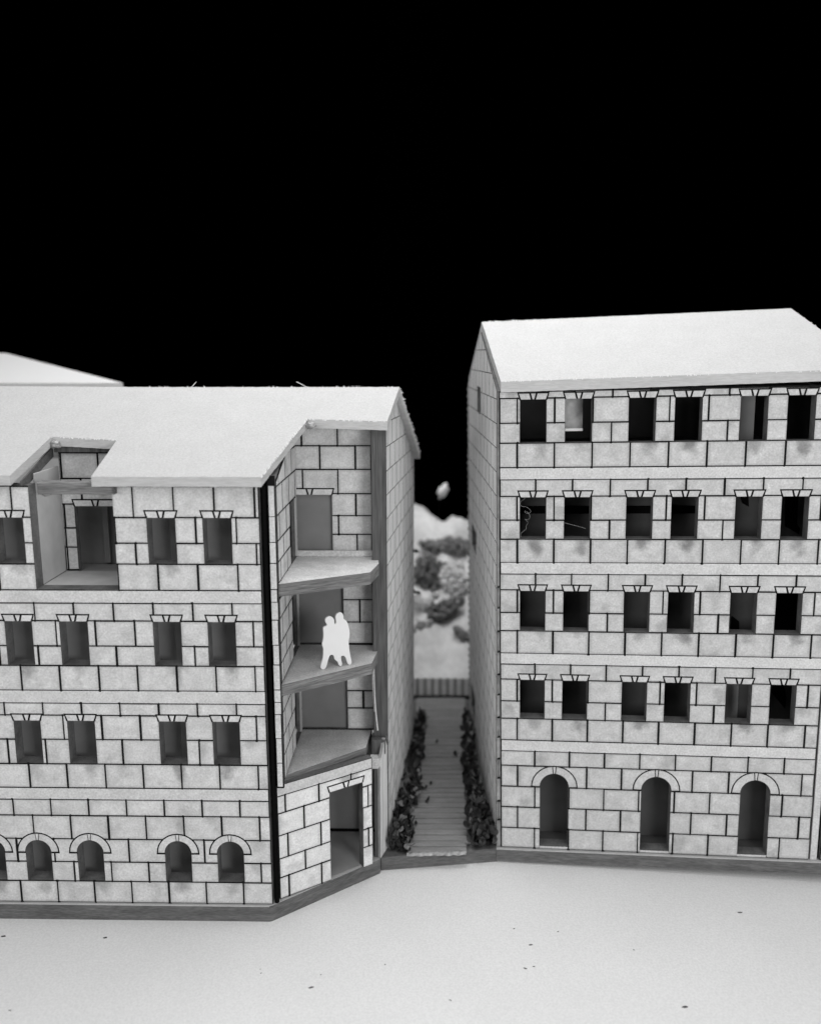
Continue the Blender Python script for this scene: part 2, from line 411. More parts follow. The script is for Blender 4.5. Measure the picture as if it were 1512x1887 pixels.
# interior of the left building
for z in (4.12, 7.32, 10.42):
    solid("floor", [(EX0, .49), (.30, .49), (.30, 6), (EX0, 6)], z - .18, z, LB, M_inside, M_inside)
solid("floor", [(EX0, .49), (.50, .49), (3.1, 2.38), (3.4, 8), (EX0, 8)], -.02, .02, LB, M_inside, M_inside)
box("inner_wall", EX0, -6.76, .95, 1.03, .03, 13.3, LB, M_inside)
box("inner_wall", -6.75, -4.1, .95, 1.03, .03, 10.2, LB, M_inside)
box("inner_wall", -4.09, .42, 1.05, 1.13, .03, 13.3, LB, M_inside)
for z0, z1 in ((4.13, 7.1), (7.33, 10.2), (10.43, 13.3)): box("partition", -2.86, -2.2, .93, 1.04, z0, z1, LB, M_inside)
# the roofless room behind the notch
box("room_wall", -6.74, -6.68, .49, 2.2, 10.47, 13.9, LB, M_inpale)
box("room_wall", -4.2, -4.14, .49, 2.2, 10.47, 13.9, LB, M_inpale)
solid("room_floor", [(-6.68, .0), (-4.2, .0), (-4.2, 2.2), (-6.68, 2.2)], 10.3, 10.458, LB, M_inpale, M_jamb)
rw = walls("room_back_wall", LB, frame((0, 2.2, 0), (1, 0, 0), (0, 0, 1)), rect(-6.66, 10.47, -4.22, 14.35), [rect(-6.26, 10.47, -4.9, 12.6)], .25, M_char, M_jamb)
rc = [rect(-6.26, 10.4, -4.9, 12.6), lintel(rw, -6.26, -4.9, 12.6)]
stonework(rw, -6.66, -4.22, [(10.5, 11.25, -.6), (11.25, 11.89, -.6), (11.89, 12.67, -.6), (12.67, 13.5, -6.0), (13.5, 14.33, -5.4)], rc, [(-6.26, -4.9, 10.47, 12.6)])
box("inner_wall", -6.7, -4.1, 3.3, 3.4, 10.43, 13.5, LB, M_inside)
box("inner_curtain", -5.75, -5.55, 3.1, 3.2, 10.5, 12.8, LB, M_inside)
box("roof_beam", -6.40, -4.10, -.06, .34, 13.36, 13.72, LB, M_slab_edge, bev=.02)
box("rafter_board", -6.7, -4.1, 2.0, 2.16, 14.36, 14.58, LB, M_post)
me = plates([[(.3, 13.6), (2.2, 14.2), (2.2, 14.5), (-.1, 13.76), (-.1, 13.62)]], 0, .05); setmats(me, M_post, M_post)  # board coloured dark to paint in the shade under the roof notch
link("gable_board", me, LB, Matrix(((0, 0, 1, -6.86), (1, 0, 0, 0), (0, 1, 0, 0), (0, 0, 0, 1))))
me = plates([[(-.15, 13.4), (2.1, 13.4), (2.1, 14.45), (-.15, 13.62)]], 0, .05); setmats(me, M_post, M_post)
link("gable_board", me, LB, Matrix(((0, 0, 1, -4.1), (1, 0, 0, 0), (0, 1, 0, 0), (0, 0, 0, 1))))
# plinth
solid("plinth", [(EX0, -.10), (.03, -.10), (.10, -.07), (3.43, 2.58), (3.5, 12.0), (EX0, 12.0)], -.57, -.02, LB, M_plinth_top, M_plinth)
box("plinth_rim", EX0, .02, -.106, -.05, -.05, -.012, LB, M_plinth_top, bev=.01)

# angled ground-floor wall
AF = frame((.30, .262, 0), (2.896, 1.993, 0), (0, 0, 1))
dr = (1.866, 3.137, 0.0, 3.19)
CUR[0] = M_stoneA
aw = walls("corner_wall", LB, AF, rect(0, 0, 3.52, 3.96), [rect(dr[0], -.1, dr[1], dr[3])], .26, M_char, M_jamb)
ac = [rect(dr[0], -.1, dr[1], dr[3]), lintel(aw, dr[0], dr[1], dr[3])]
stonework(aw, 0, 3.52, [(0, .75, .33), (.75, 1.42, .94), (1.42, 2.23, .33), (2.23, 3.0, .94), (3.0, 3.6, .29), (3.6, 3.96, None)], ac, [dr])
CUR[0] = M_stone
box("room_wall", .5, 3.3, 4.3, 4.4, .03, 3.8, LB, M_inside)
for z0, z1 in ((4.1, 6.9), (7.3, 10.1), (10.4, 13.6)): box("inner_wall", .0, 3.1, 4.13, 4.21, z0, z1, LB, M_tower)
box("skirting", .6, 3.3, 4.24, 4.29, .03, .12, LB, M_gap, bev=0)
# balconies
solid("balcony_floor", [(.44, .56), (2.97, 2.62), (3.08, 4.15), (.44, 4.15)], 3.84, 4.15, LB, M_slab, M_slab_edge)
solid("balcony_floor", [(.44, .26), (.60, .30), (3.23, 2.18), (3.42, 3.95), (.46, 4.0)], 6.97, 7.35, LB, M_slab, M_slab_edge)
solid("balcony_floor", [(.46, .30), (.62, .30), (3.24, 1.72), (3.45, 2.88), (3.36, 3.9), (.55, 3.9)], 10.17, 10.57, LB, M_slab, M_slab_edge)
box("skirting", .62, 3.22, 3.76, 3.86, 10.575, 10.78, LB, M_slab)
# recess back wall, three storeys
BF = frame((0, 4.0, 0), (1, 0, 0), (0, 0, 1))
bo = [(.5, 1.82, 10.6, 12.68), (.5, 2.15, 7.38, 9.75), (.5, 2.24, 4.2, 6.4)]
bw = walls("recess_wall", LB, BF, rect(.5, 4.16, 3.19, 15.2), [rect(a, c, b, d) for a, b, c, d in bo], .12, M_char, M_jamb)
bc = [rect(a, c, b, d) for a, b, c, d in bo]; bc.append(lintel(bw, .3, 1.82, 12.68))
stonework(bw, .5, 3.17, [(4.2, 5.0, .8), (5.0, 5.65, 1.6), (5.65, 6.6, .8), (7.4, 8.18, .9), (8.18, 8.99, 1.52), (8.99, 9.9, .9),
    (10.6, 11.31, 1.45), (11.31, 11.96, .83), (11.96, 12.72, 1.43), (12.72, 13.55, .83), (13.55, 14.35, 1.43), (14.35, 15.18, .83)], bc, bo)
# recess side wall (runs back into the corner)
def sw_frame(): return frame((.565, .26, 0), (.035, 3.7, 0), (0, 0, 1))
so = [(2.25, 3.45, 10.6, 12.62), (2.25, 3.45, 7.38, 9.5), (2.25, 3.45, 4.2, 6.3)]
# outward side is +x: build with U running towards the back, so N = U x V = +x
sw = walls("recess_side_wall", LB, sw_frame(), [(0, 4.16), (3.7, 4.16), (3.7, 15.1), (0, 13.75)], [rect(a, c, b, d) for a, b, c, d in so], .15, M_char, M_jamb)
stop = [(-1, 13.7), (4, 15.1 + .1), (4, 16), (-1, 16)]
stonework(sw, .02, 3.7, [(4.2, 5.0, .4), (5.0, 5.65, 1.0), (5.65, 6.43, .4), (6.43, 6.95, 1.0), (7.4, 8.05, .4), (8.05, 8.68, 1.0), (8.68, 9.48, .4), (9.48, 10.1, 1.0),
    (10.6, 11.25, .4), (11.25, 11.89, 1.0), (11.89, 12.67, .4), (12.67, 13.55, 1.0), (13.55, 14.35, .4), (14.35, 15.1, 1.0)], [rect(a, c, b, d) for a, b, c, d in so] + [[(-1, 13.3), (4, 15.05), (4, 17), (-1, 17)]], so)
for z in (4.2, 7.4, 10.6): box("inner_post", .56, .62, 3.7, 3.86, z, z + 2.3, LB, M_inpale)
# pier, blocks, post and outer side wall
box("corner_post", 3.2, 3.675, 3.30, 4.0, 4.25, 15.05, LB, M_post)
box("block", 3.14, 3.62, 3.0, 3.62, 3.72, 4.24, LB, M_post)
box("block", 3.10, 3.50, 2.62, 2.99, 3.36, 3.72, LB, M_slab)
box("corner_post", 3.24, 3.43, 2.66, 3.1, .0, 3.35, LB, M_post)
SD = Vector((.09, 1, 0)).normalized()
SFl = frame((3.685, 3.3, 0), SD, (0, 0, 1))
SL = 8.6
ridge_s = 2.35
def gable(p0, p1, zf0, zr, zf1, rs): return [(p0, -.02), (p1, -.02), (p1, zf1), (rs, zr), (p0, zf0)]
slw = walls("side_wall", LB, SFl, gable(0, SL, 14.95, 15.9, 12.85, ridge_s), [], .04, M_groove, M_post)
def joined_side(wall, L, rows, z0, dz, top, openings, shear=0, m=None, x0=0.0):
    acc = []
    for r in range(rows):
        a = z0 + r * dz; off = .35 + .6 * (r % 2); x = x0
        xs = [x0] + [x0 + off + 1.2 * k for k in range(int(L / 1.2) + 1) if x0 + off + 1.2 * k < L - .1] + [L]
        for p, q in zip(xs[:-1], xs[1:]):
            P = [[(p + .034, a + .015 - shear * p), (q - .034, a + .015 - shear * q), (q - .034, a + dz - .015 - shear * q), (p + .034, a + dz - .015 - shear * p)]]
            for K in top + openings: P = subtract(P, K)
            acc += P
    me = plates(acc, 0, .014); setmats(me, m or M_stoneL, M_groove)
    o = link("stone_courses", me, wall); o["kind"] = "stuff"
    return o
top = [[(-1, 14.5), (ridge_s, 15.85), (ridge_s, 18), (-1, 18)], [(ridge_s, 15.85), (SL + 1, 12.4), (SL + 1, 18), (ridge_s, 18)]]
joined_side(slw, SL, 20, -.1, .805, top, [], shear=.02)
me = plates([[(0, 0), (.72, 0), (.72, 3.9), (.5, 4.3), (.1, 3.7), (0, 3.4)]], -.1, .0); setmats(me, M_stoneL, M_edge)
link("side_wall_flare", me, LB, frame((3.45, 2.6, 0), (.22, .7, 0), (0, 0, 1)))
# small engraved ticks on the wall edge are the ends of the courses: short dark strips on the post
for z in (12.56, 10.96, 5.95, 4.95): box("course_mark", 3.6, 3.675, 3.345, 3.356, z, z + .03, LB, M_gap, bev=0)
# thin peeled strip by the lowest pier
tube("peeled_strip", [(3.22, 3.3, 7.0), (3.24, 3.2, 6.2), (3.27, 3.1, 5.4), (3.36, 3.0, 4.6)], .025, M_slab, LB)
tube("peeled_strip", [(3.19, 3.3, 7.0), (3.17, 3.2, 6.1), (3.24, 3.2, 5.2)], .018, M_slab, LB)
# roof boards
zfL = lambda x, y: 13.95 + .38 * (y + .4) + (.0 if x > -4 else (-(x + 4)) * .006)
slope_board("roof_board", [(EX0 - .5, -.4), (-7.0, -.4), (-6.72, 1.95), (-4.6, 1.75), (-4.67, 5.6), (EX0 - .5, 5.6)], zfL, .29, LB, M_roof, M_roof_edge)
slope_board("roof_board", [(-4.599, 1.75), (-4.63, -.42), (.28, -.42), (1.14, 3.18), (3.76, 3.02), (4.07, 5.6), (-4.668, 5.6)], zfL, .29, LB, M_roof, M_roof_edge)
zbL = lambda x, y: 16.22 - (y - 5.62) * (3.0 / 6.2)
slope_board("roof_board", [(EX0 - .5, 5.62), (4.07, 5.62), (4.73, 11.85), (EX0 - .5, 11.85)], zbL, .29, LB, M_roof, M_roof_edge)
fray(LB, (EX0, 5.6, 16.22), (4.05, 5.6, 16.22), (0, -.2, 1), 260, .07)
fray(LB, (.28, -.42, 13.93), (1.14, 3.18, 15.3), (-.3, 0, 1), 90, .07)
fray(LB, (1.14, 3.18, 15.3), (3.76, 3.02, 15.24), (0, -.3, 1), 30, .04)
fray(LB, (-6.72, 1.95, 14.85), (-4.6, 1.75, 14.77), (0, -.3, 1), 22, .05)
fray(LB, (-4.63, -.4, 13.93), (.28, -.4, 13.93), (0, -.6, 1), 90, .035)
fray(LB, (4.08, 5.6, 16.2), (4.73, 11.85, 13.2), (1, 0, .6), 120, .10)
# torn blobs of glue at the notch corners
def blob(name, loc, r, m, parent, seed, sq=(1, 1, 1), sub=3):
    me = bpy.data.meshes.new(name); bm = bmesh.new(); bmesh.ops.create_icosphere(bm, subdivisions=sub, radius=1)
    for v in bm.verts:
        k = 1 + .55 * noise.noise(v.co * 1.7 + Vector((seed, 0, 0))) + .2 * noise.noise(v.co * 5 + Vector((0, seed, 0)))
        v.co = Vector((v.co.x * sq[0], v.co.y * sq[1], v.co.z * sq[2])) * k * r
    for f in bm.faces: f.smooth = True
    bm.to_mesh(me); bm.free(); me.materials.append(m)
    o = link(name, me, parent); o.location = loc; return o
blob("glue_lump", (-6.62, 1.9, 14.62), .17, M_glue, LB, 3, (1.1, .6, .7))
blob("glue_lump", (1.28, 3.05, 15.12), .13, M_glue, LB, 5, (1.2, .6, .8))
blob("glue_lump", (-6.2, .1, 13.36), .13, M_glue, LB, 8, (1.3, .7, .5))
tube("paper_hair", [(-3.25, 5.5, 16.2), (-3.1, 5.4, 16.3), (-3.0, 5.4, 16.42)], .01, M_fiber, LB)
tube("paper_hair", [(.9, 5.5, 16.2), (.75, 5.4, 16.3), (.5, 5.4, 16.42)], .01, M_fiber, LB)

# ================================================================== RIGHT BUILDING (sits a little tilted on the table)
RB = thing("cardboard_building", "right model building, complete, with white roof and three tall arched doorways", "model building", (0, 0, 0), "laser-cut model buildings")
U = Vector((.99554502, -.0917825, .02158878)); V = Vector((-.02304788, -.01486721, .99962381)); 
Fm = frame((0, 0, 0), U, V)              # columns U, V, N(out)
Uv = Vector(Fm.col[0][:3]); Vv = Vector(Fm.col[1][:3]); Nv = Vector(Fm.col[2][:3])
k = .9945; org = CAM + k * (Vector((7.735, 3.583, -.109)) - CAM)
RB.matrix_world = Matrix(((Uv.x, -Nv.x, Vv.x, org.x), (Uv.y, -Nv.y, Vv.y, org.y), (Uv.z, -Nv.z, Vv.z, org.z), (0, 0, 0, 1))) @ Matrix.Scale(k, 4)
RW = 10.6
wr = []
for x0, x1 in ((.667, 1.52), (2.113, 2.964), (4.112, 4.959), (5.538, 6.391), (7.541, 8.388), (8.974, 9.81)):
    for z0, z1 in ((4.99, 6.42), (8.18, 9.61), (11.4, 12.82), (14.6, 16.03)): wr.append((x0, x1, z0, z1))
ar = [(1.87, .5), (5.375, .505), (8.69, .495)]
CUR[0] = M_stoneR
rf = walls("front_wall", RB, LF, rect(0, 0, RW, 16.3), [rect(a, c, b, d) for a, b, c, d in wr] + [arch(c, hw, .1, 2.42) for c, hw in ar], .45, M_char, M_jamb)
rcuts = [rect(a, c, b, d) for a, b, c, d in wr]
for a, b, c, d in wr: rcuts.append(lintel(rf, a, b, d))
for c, hw in ar: rcuts.append(arch_ring(rf, c, hw + .01, .77, 2.42)); rcuts.append(rect(c - hw, .1, c + hw, 2.45))
rowsR = [(0, .78, 1.19), (.78, 1.6, .585), (1.6, 2.4, 1.19), (2.4, 3.2, .585), (3.2, 3.76, 1.19), (3.76, 4.17, None)]
for b0 in (4.17, 7.38, 10.59, 13.81):
    rowsR += [(b0, b0 + .81, .58), (b0 + .81, b0 + 1.46, 1.18), (b0 + 1.46, b0 + 2.26, .58)]
    if b0 < 13: rowsR += [(b0 + 2.26, b0 + 2.82, 1.18), (b0 + 2.82, b0 + 3.215, None)]
    else: rowsR += [(b0 + 2.26, 16.29, .0)]
stonework(rf, .0, RW, rowsR, rcuts, wr + [(c - hw, c + hw, .1, 2.92) for c, hw in ar])
# sills of the arched doorways
for c, hw in ar: box("door_sill", c - hw, c + hw, -.01, .28, .0, .085, RB, M_slab)
# small burrs left in the windows
# side wall towards the alley, front edge finger-jointed
sd = Vector((-.13, .99, 0)).normalized(); SR = 11.1
# frame with outward = -x : U from back to front
def rsf():
    O = sd * SR; return frame((O.x - .16, O.y, 0), -sd, (.0066, 0, 1))
def fy(s): return SR - s   # s = distance from the front
go = [(fy(6.75), fy(5.45), 15.05, 16.1), (fy(9.4), fy(7.4), 8.9, 9.9), (fy(10.1), fy(8.1), .9, 2.1)]
outline = [(0, 0), (SR - .05, 0), (SR - .05, 16.3), (fy(5.2), 18.2), (0, 16.0)]
rs = walls("side_wall", RB, rsf(), outline, [rect(a, c, b, d) for a, b, c, d in go], .2, M_groove, M_jamb)
topR = [[(-1, 15.55), (fy(5.2), 18.15), (fy(5.2), 20), (-1, 20)], [(fy(5.2), 18.15), (SR + 1, 15.9), (SR + 1, 20), (fy(5.2), 20)]]
accum = []
for r in range(24):
    a = .05 + r * .8; off = .3 + .6 * (r % 2)
    xs = [0] + [off + 1.2 * kk for kk in range(10) if off + 1.2 * kk < SR - .15] + [SR - .05]
    for p, q in zip(xs[:-1], xs[1:]):
        sh = lambda s: -.022 * (SR - s)
        P = [[(p + .032, a + .015 + sh(p)), (q - .032, a + .015 + sh(q)), (q - .032, a + .785 + sh(q)), (p + .032, a + .785 + sh(p))]]
        for K in topR + [rect(g[0], g[2], g[1], g[3]) for g in go]: P = subtract(P, K)
        accum += P
me = plates(accum, 0, .014); setmats(me, M_stoneL, M_groove); o = link("stone_courses", me, rs); o["kind"] = "stuff"
# front wall's own end grain with finger joints
me = plates([[(-.16, 0), (-.012, 0), (-.012, 16.28), (-.055, 16.28)]], -.3, -.012); setmats(me, M_edge, M_plinth); link("wall_edge", me, RB, LF)
for z in (1.02, 2.65, 4.22, 5.81, 7.38, 8.96):
    xo = -.15 + .0066 * z
    me = plates([[(xo + .01, z + .03), (-.03, z + .02), (-.055, z + .12), (-.07, z + .4), (-.055, z + .68), (-.03, z + .78), (xo + .01, z + .76), (xo + .035, z + .4)]], -.1, -.006); setmats(me, M_plinth, M_gap); link("finger_joint", me, RB, LF)
    for zz in (z, z + .74):
        me = plates([[(xo, zz), (-.02, zz + .01), (-.03, zz + .08), (xo + .02, zz + .06)]], -.1, -.002); setmats(me, M_gap, M_gap); link("finger_joint", me, RB, LF)
box("corner_line", -.004, .012, -.026, .0, 0, 16.29, RB, M_gap, bev=0)
tp = []; z = 1.5
while z < 15.9:
    tp.append([(0, z), (random.uniform(.04, .085), z + random.uniform(.04, .08)), (random.uniform(.03, .075), z + .16), (0, z + random.uniform(.17, .24))]); z += random.uniform(.28, .34)
me = plates(tp, -.1, .0); setmats(me, M_edge, M_edge); o = link("edge_teeth", me, RB, frame((-.13 * 11.0 - .165, 10.95, 0), (-1, 0, .0066), (0, 0, 1))); o["kind"] = "stuff"
# interior of the right building
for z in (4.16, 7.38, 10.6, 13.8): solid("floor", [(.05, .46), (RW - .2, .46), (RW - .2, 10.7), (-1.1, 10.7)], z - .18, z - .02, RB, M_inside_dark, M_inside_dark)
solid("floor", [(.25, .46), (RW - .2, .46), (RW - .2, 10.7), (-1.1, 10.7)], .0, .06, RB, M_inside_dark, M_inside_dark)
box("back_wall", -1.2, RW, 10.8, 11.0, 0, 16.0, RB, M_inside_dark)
box("end_wall", RW - .19, RW - .02, .46, 10.7, 0, 16.2, RB, M_inside_dark)
box("partition", 7.98, 8.05, 1.6, 4.5, 4.2, 6.9, RB, M_inside)
box("inner_card", 7.9, 8.36, 1.5, 1.56, 4.2, 6.6, RB, M_inpale)
box("inner_card", 7.86, 8.5, 1.9, 1.96, 14.4, 16.1, RB, M_inside)
box("inner_card", 9.05, 9.3, 1.2, 1.26, 13.85, 16.1, RB, M_inside)
me = plates([[(1.95, 15.02), (2.72, 15.02), (2.72, 16.2), (1.95, 16.2)]], 0, .04); setmats(me, M_patch, M_inside); link("inner_card", me, RB, frame((0, .70, 0), (1, 0, 0), (0, 0, 1)))  # pale card added close behind the window as its bright background patch
box("inner_strip", 1.95, 2.72, .50, .69, 14.93, 15.02, RB, M_white)  # white strip added for the bright lower edge of that patch
box("inner_strip", .3, 7.0, 1.75, 1.89, 11.9, 12.15, RB, M_gap)
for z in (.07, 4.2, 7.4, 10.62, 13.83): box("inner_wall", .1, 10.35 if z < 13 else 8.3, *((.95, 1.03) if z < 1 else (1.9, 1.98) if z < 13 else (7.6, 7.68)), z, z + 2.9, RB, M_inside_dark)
DARK_GAPS = ([(8.11, 12.6), (8.27, 12.23), (8.47, 12.11), (8.42, 12.6)], [(9.62, 12.9), (9.69, 11.43), (10.17, 11.15), (10.19, 11.35), (10.08, 11.5), (10.05, 12.9)],
             [(8.1, 8.19), (8.06, 7.55), (8.37, 7.55), (8.35, 7.98)], [(9.54, 9.8), (9.58, 7.7), (10.28, 7.7), (10.2, 9.8)], [(9.59, 6.7), (9.61, 5.32), (10.09, 4.74), (10.1, 5.19), (9.98, 5.64), (9.97, 6.7)])
# black gaps torn in the inner board
for P in DARK_GAPS:
    me = plates([P], 0, .02); setmats(me, M_gap, M_gap); link("inner_gap", me, RB, frame((0, 1.88, 0), (1, 0, 0), (0, 0, 1)))
# plinth
solid("plinth", [(-.17, -.12), (RW + 2.6, -.12), (RW + 2.6, 11.2), (-1.55, 11.2), (-.17, .3)], -.5, -.03, RB, M_plinth_top, M_plinth)
box("plinth_rim", -.17, RW + 2.6, -.127, -.06, -.055, -.022, RB, M_plinth_top, bev=.01)
# roof
zfR = lambda x, y: 16.64 + (x * .0175) + (18.58 - 16.64) * (y + .1) / 5.3
slope_board("roof_board", [(.06, -.16), (11.4, -.16), (10.45, 5.2), (-.70, 5.2)], lambda x, y: zfR(x, y) - .0, .34, RB, M_roof, M_roof_edge)
zbR = lambda x, y: 18.58 + x * .009 - (y - 5.22) * (2.4 / 6.3)
slope_board("roof_board", [(-.70, 5.22), (10.45, 5.22), (10.9, 11.5), (-1.50, 11.5)], zbR, .34, RB, M_roof, M_roof_edge)
fray(RB, (-.69, 5.2, 18.58), (10.44, 5.2, 18.68), (0, -.2, 1), 200, .05)
fray(RB, (10.45, 5.2, 18.7), (11.4, -.1, 16.85), (1, 0, .8), 120, .08)
fray(RB, (.08, -.16, 16.63), (11.3, -.16, 16.8), (0, -.6, 1), 60, .025)

# loose hairs caught on the right building
def rloc(x, y, z): return tuple(RB.matrix_world @ Vector((x, y, z)))
pts = [(.86, 13.28), (.88, 12.8), (.69, 12.7), (.66, 12.6), (.72, 12.52), (.89, 12.51), (1.0, 12.42), (1.03, 12.34), (.95, 12.28), (.83, 12.31), (.82, 12.38), (.9, 12.36), (1.01, 12.2), (.98, 12.1), (.84, 12.06), (.83, 12.12), (.92, 12.0), (.94, 11.97), (.86, 11.86), (.89, 11.78), (.8, 11.7), (.68, 11.6), (.7, 11.5)]
o = tube("hair", [rloc(x, -.06 - .02 * (i % 2), z) for i, (x, z) in enumerate(pts)], .0028, M_hair)
tag(o, "curled pale hair hanging in a top left window of the right building", "hair")
o = tube("hair", [rloc(2.1, -.04, 11.97), rloc(2.4, -.06, 11.9), rloc(2.82, -.03, 11.77)], .003, M_hair)
tag(o, "short straight pale hair across the second window of the right building", "hair")

# ================================================================== neighbour at the right edge
NB = thing("cardboard_building", "edge of a further model building, cut off by the right side of the photo", "model building", (0, 0, 0), "laser-cut model buildings")
NB.matrix_world = RB.matrix_world.copy()
box("corner_strip", RW + .05, RW + .27, .0, .25, -.02, 16.2, NB, M_band)
box("end_wall", RW + .30, RW + .34, .1, 9, -.02, 16.0, NB, M_gap)
nw = walls("front_wall", NB, LF, rect(RW + .36, -.02, RW + 2.4, 16.0), [], .24, M_char, M_jamb)
stonework(nw, RW + .36, RW + 2.4, [(r[0], min(r[1], 15.98), r[2]) for r in rowsR], [], [])

# ================================================================== alley
AL = thing("alley_base", "dark edged base board carrying the plank path between the two buildings", "base board")
solid("base_board", [(3.45, 2.74), (7.6, 3.36), (7.55, 17.0), (3.55, 17.0)], -.57, -.06, AL, M_plinth, M_plinth)
path = bpy.data.objects.new("path", None); COL.objects.link(path); structure(path)
y = 2.93; i = 0
while y < 16.6:
    d = .385; xa = 4.37 + .011 * (y - 2.9); xb = 6.48 + .038 * (y - 3.05); y0 = y + (.0 if i else -.02)
    def sl(x, t): return t + .02 * (x - 4.4)
    me = plates([[(xa, y + .013), (xb, y + .053), (xb, y + d + .04 - .013), (xa, y + d - .013)]], -.05, .0 + random.uniform(-.006, .006)); setmats(me, M_plank, M_plinth)
    o = link("plank", me, path)
    y += d; i += 1
gl = []
me = bpy.data.meshes.new("glue_bead"); bm = bmesh.new()
n = 60
for i in range(n + 1):
    x = 4.35 + 2.1 * i / n; yc = 2.87 + .0 + (x - 4.35) * .075
    h = .05 + .035 * abs(noise.noise(Vector((x * 4, 0, 0)))) * 2; w_ = .05 + .05 * abs(noise.noise(Vector((x * 3, 5, 0)))) * 2
    gl.append([bm.verts.new((x, yc - w_, -.06)), bm.verts.new((x, yc - w_ * .6, -.05 + h)), bm.verts.new((x, yc + .06, -.04 + h)), bm.verts.new((x, yc + .12, .0))])
for a, b in zip(gl[:-1], gl[1:]):
    for j in range(3): bm.faces.new((a[j], b[j], b[j + 1], a[j + 1])).smooth = True
bm.to_mesh(me); bm.free(); me.materials.append(M_glue); link("glue_bead", me, AL)

# leaves: one curled leaf mesh in several shapes
def leaf_verts(bm, O, ax, up, ln, wd, curl, mi):
    ax = ax.normalized(); side = ax.cross(up)
    if side.length < 1e-3: side = Vector((1, 0, 0))
    side.normalize(); nn = side.cross(ax)
    rows = []
    for i in range(5):
        t = i / 4; a = curl * t; p = O + ax * (math.sin(a) / max(curl, .01) * ln) + nn * ((1 - math.cos(a)) / max(curl, .01) * ln)
        ww = wd * (math.sin(math.pi * (t * .86 + .08)) ** .7)
        cup = wd * .35
        rows.append([bm.verts.new(p - side * ww + nn * cup), bm.verts.new(p), bm.verts.new(p + side * ww + nn * cup)])
    for a, b in zip(rows[:-1], rows[1:]):
        for j in range(2):
            f = bm.faces.new((a[j], a[j + 1], b[j + 1], b[j])); f.smooth = True; f.material_index = mi
def hedge(name, xa, xb, y0, y1, count, hmax):
    me = bpy.data.meshes.new(name); bm = bmesh.new()
    for i in range(count):
        t = random.random() ** 1.15; y = y0 + (y1 - y0) * t; x = xa(y) + (xb(y) - xa(y)) * random.random() ** .9
        dens = .55 + .6 * noise.noise(Vector((x * .8, y * .7, 3)))
        hh = hmax * (.35 + .65 * random.random()) * max(.25, dens + .3)
        z = random.uniform(-.02, hh)
        ax = Vector((random.uniform(-1, 1), random.uniform(-1, 1), random.uniform(-.2, 1)))
        leaf_verts(bm, Vector((x, y, z)), ax, Vector((random.uniform(-.4, .4), random.uniform(-.4, .4), 1)), random.uniform(.20, .52), random.uniform(.06, .17), random.uniform(.5, 2.6), 1 if random.random() < .17 else 0)
    bm.to_mesh(me); bm.free(); setmats(me, M_leaf, M_leafp)
    o = link(name, me); o["kind"] = "stuff"; return o
xw = lambda y: 3.60 + .09 * (y - 2.6)
o = hedge("dried_leaves", lambda y: xw(y) + .08, lambda y: 4.34 + .011 * y + .10 * math.sin(y * 2) + (.28 if y > 6 else 0), 2.98, 13.8, 1150, .74)
tag(o, "dark dried leaves heaped along the left building beside the plank path", "dried leaves")
xr = lambda y: 7.62 - .13 * (y - 3.5) + .09 * 0
o = hedge("dried_leaves", lambda y: 6.56 + .03 * (y - 3), lambda y: max(6.75 + .03 * (y - 3), xr(y) - .06), 3.35, 13.8, 1000, .72)
tag(o, "dark dried leaves heaped along the right building beside the plank path", "dried leaves")
LV = [(4.95, 7.4, .22, .3, "dark leaf in the middle of a loose trio on the path near the left heap"), (5.2, 7.75, .16, 1.2, "small dark leaf on the path, rightmost of the loose trio"),
 (4.72, 7.05, .15, 2.0, "small dark leaf on the path, leftmost and nearest of the loose trio"), (5.0, 6.4, .3, .1, "long curled dark leaf lying crosswise in front of the loose trio"),
 (4.8, 10.8, .34, 1.9, "large dark leaf near the far end of the path, close to the left heap"), (5.45, 11.6, .2, .4, "single dark leaf in the middle of the far end of the path"),
 (4.6, 4.7, .18, .8, "small dark leaf on the near planks beside the left leaf heap"), (6.35, 10.3, .26, 2.2, "dark leaf overhanging the right edge of the far path")]
for (x, y, s, rz, lb) in LV:
    me = bpy.data.meshes.new("leaf"); bm = bmesh.new(); leaf_verts(bm, Vector((0, 0, .02)), Vector((math.cos(rz), math.sin(rz), .25)), Vector((0, 0, 1)), s, s * .42, 1.4, 0)
    bm.to_mesh(me); bm.free(); me.materials.append(M_leaf); o = link("leaf", me); o.location = (x, y, .01)
    tag(o, lb, "leaf", "loose leaves on the path")
for (x, y, z, s, lb) in ((4.42, 11.6, 8.95, .34, "dark curled leaf stuck to the rear edge of the left building, upper one"), (4.5, 11.9, 7.0, .32, "dark leaf stuck to the rear edge of the left building, lower one")):
    me = bpy.data.meshes.new("leaf"); bm = bmesh.new()
    leaf_verts(bm, Vector((0, 0, .0)), Vector((.6, -.2, .5)), Vector((0, -1, .4)), s, s * .45, 2.6, 0)
    leaf_verts(bm, Vector((.1, 0, .05)), Vector((.3, -.2, -.8)), Vector((.5, -1, 0)), s * .8, s * .3, 1.6, 0)
    bm.to_mesh(me); bm.free(); me.materials.append(M_leaf); o = link("leaf", me); o.location = (x, y, z); tag(o, lb, "leaf")

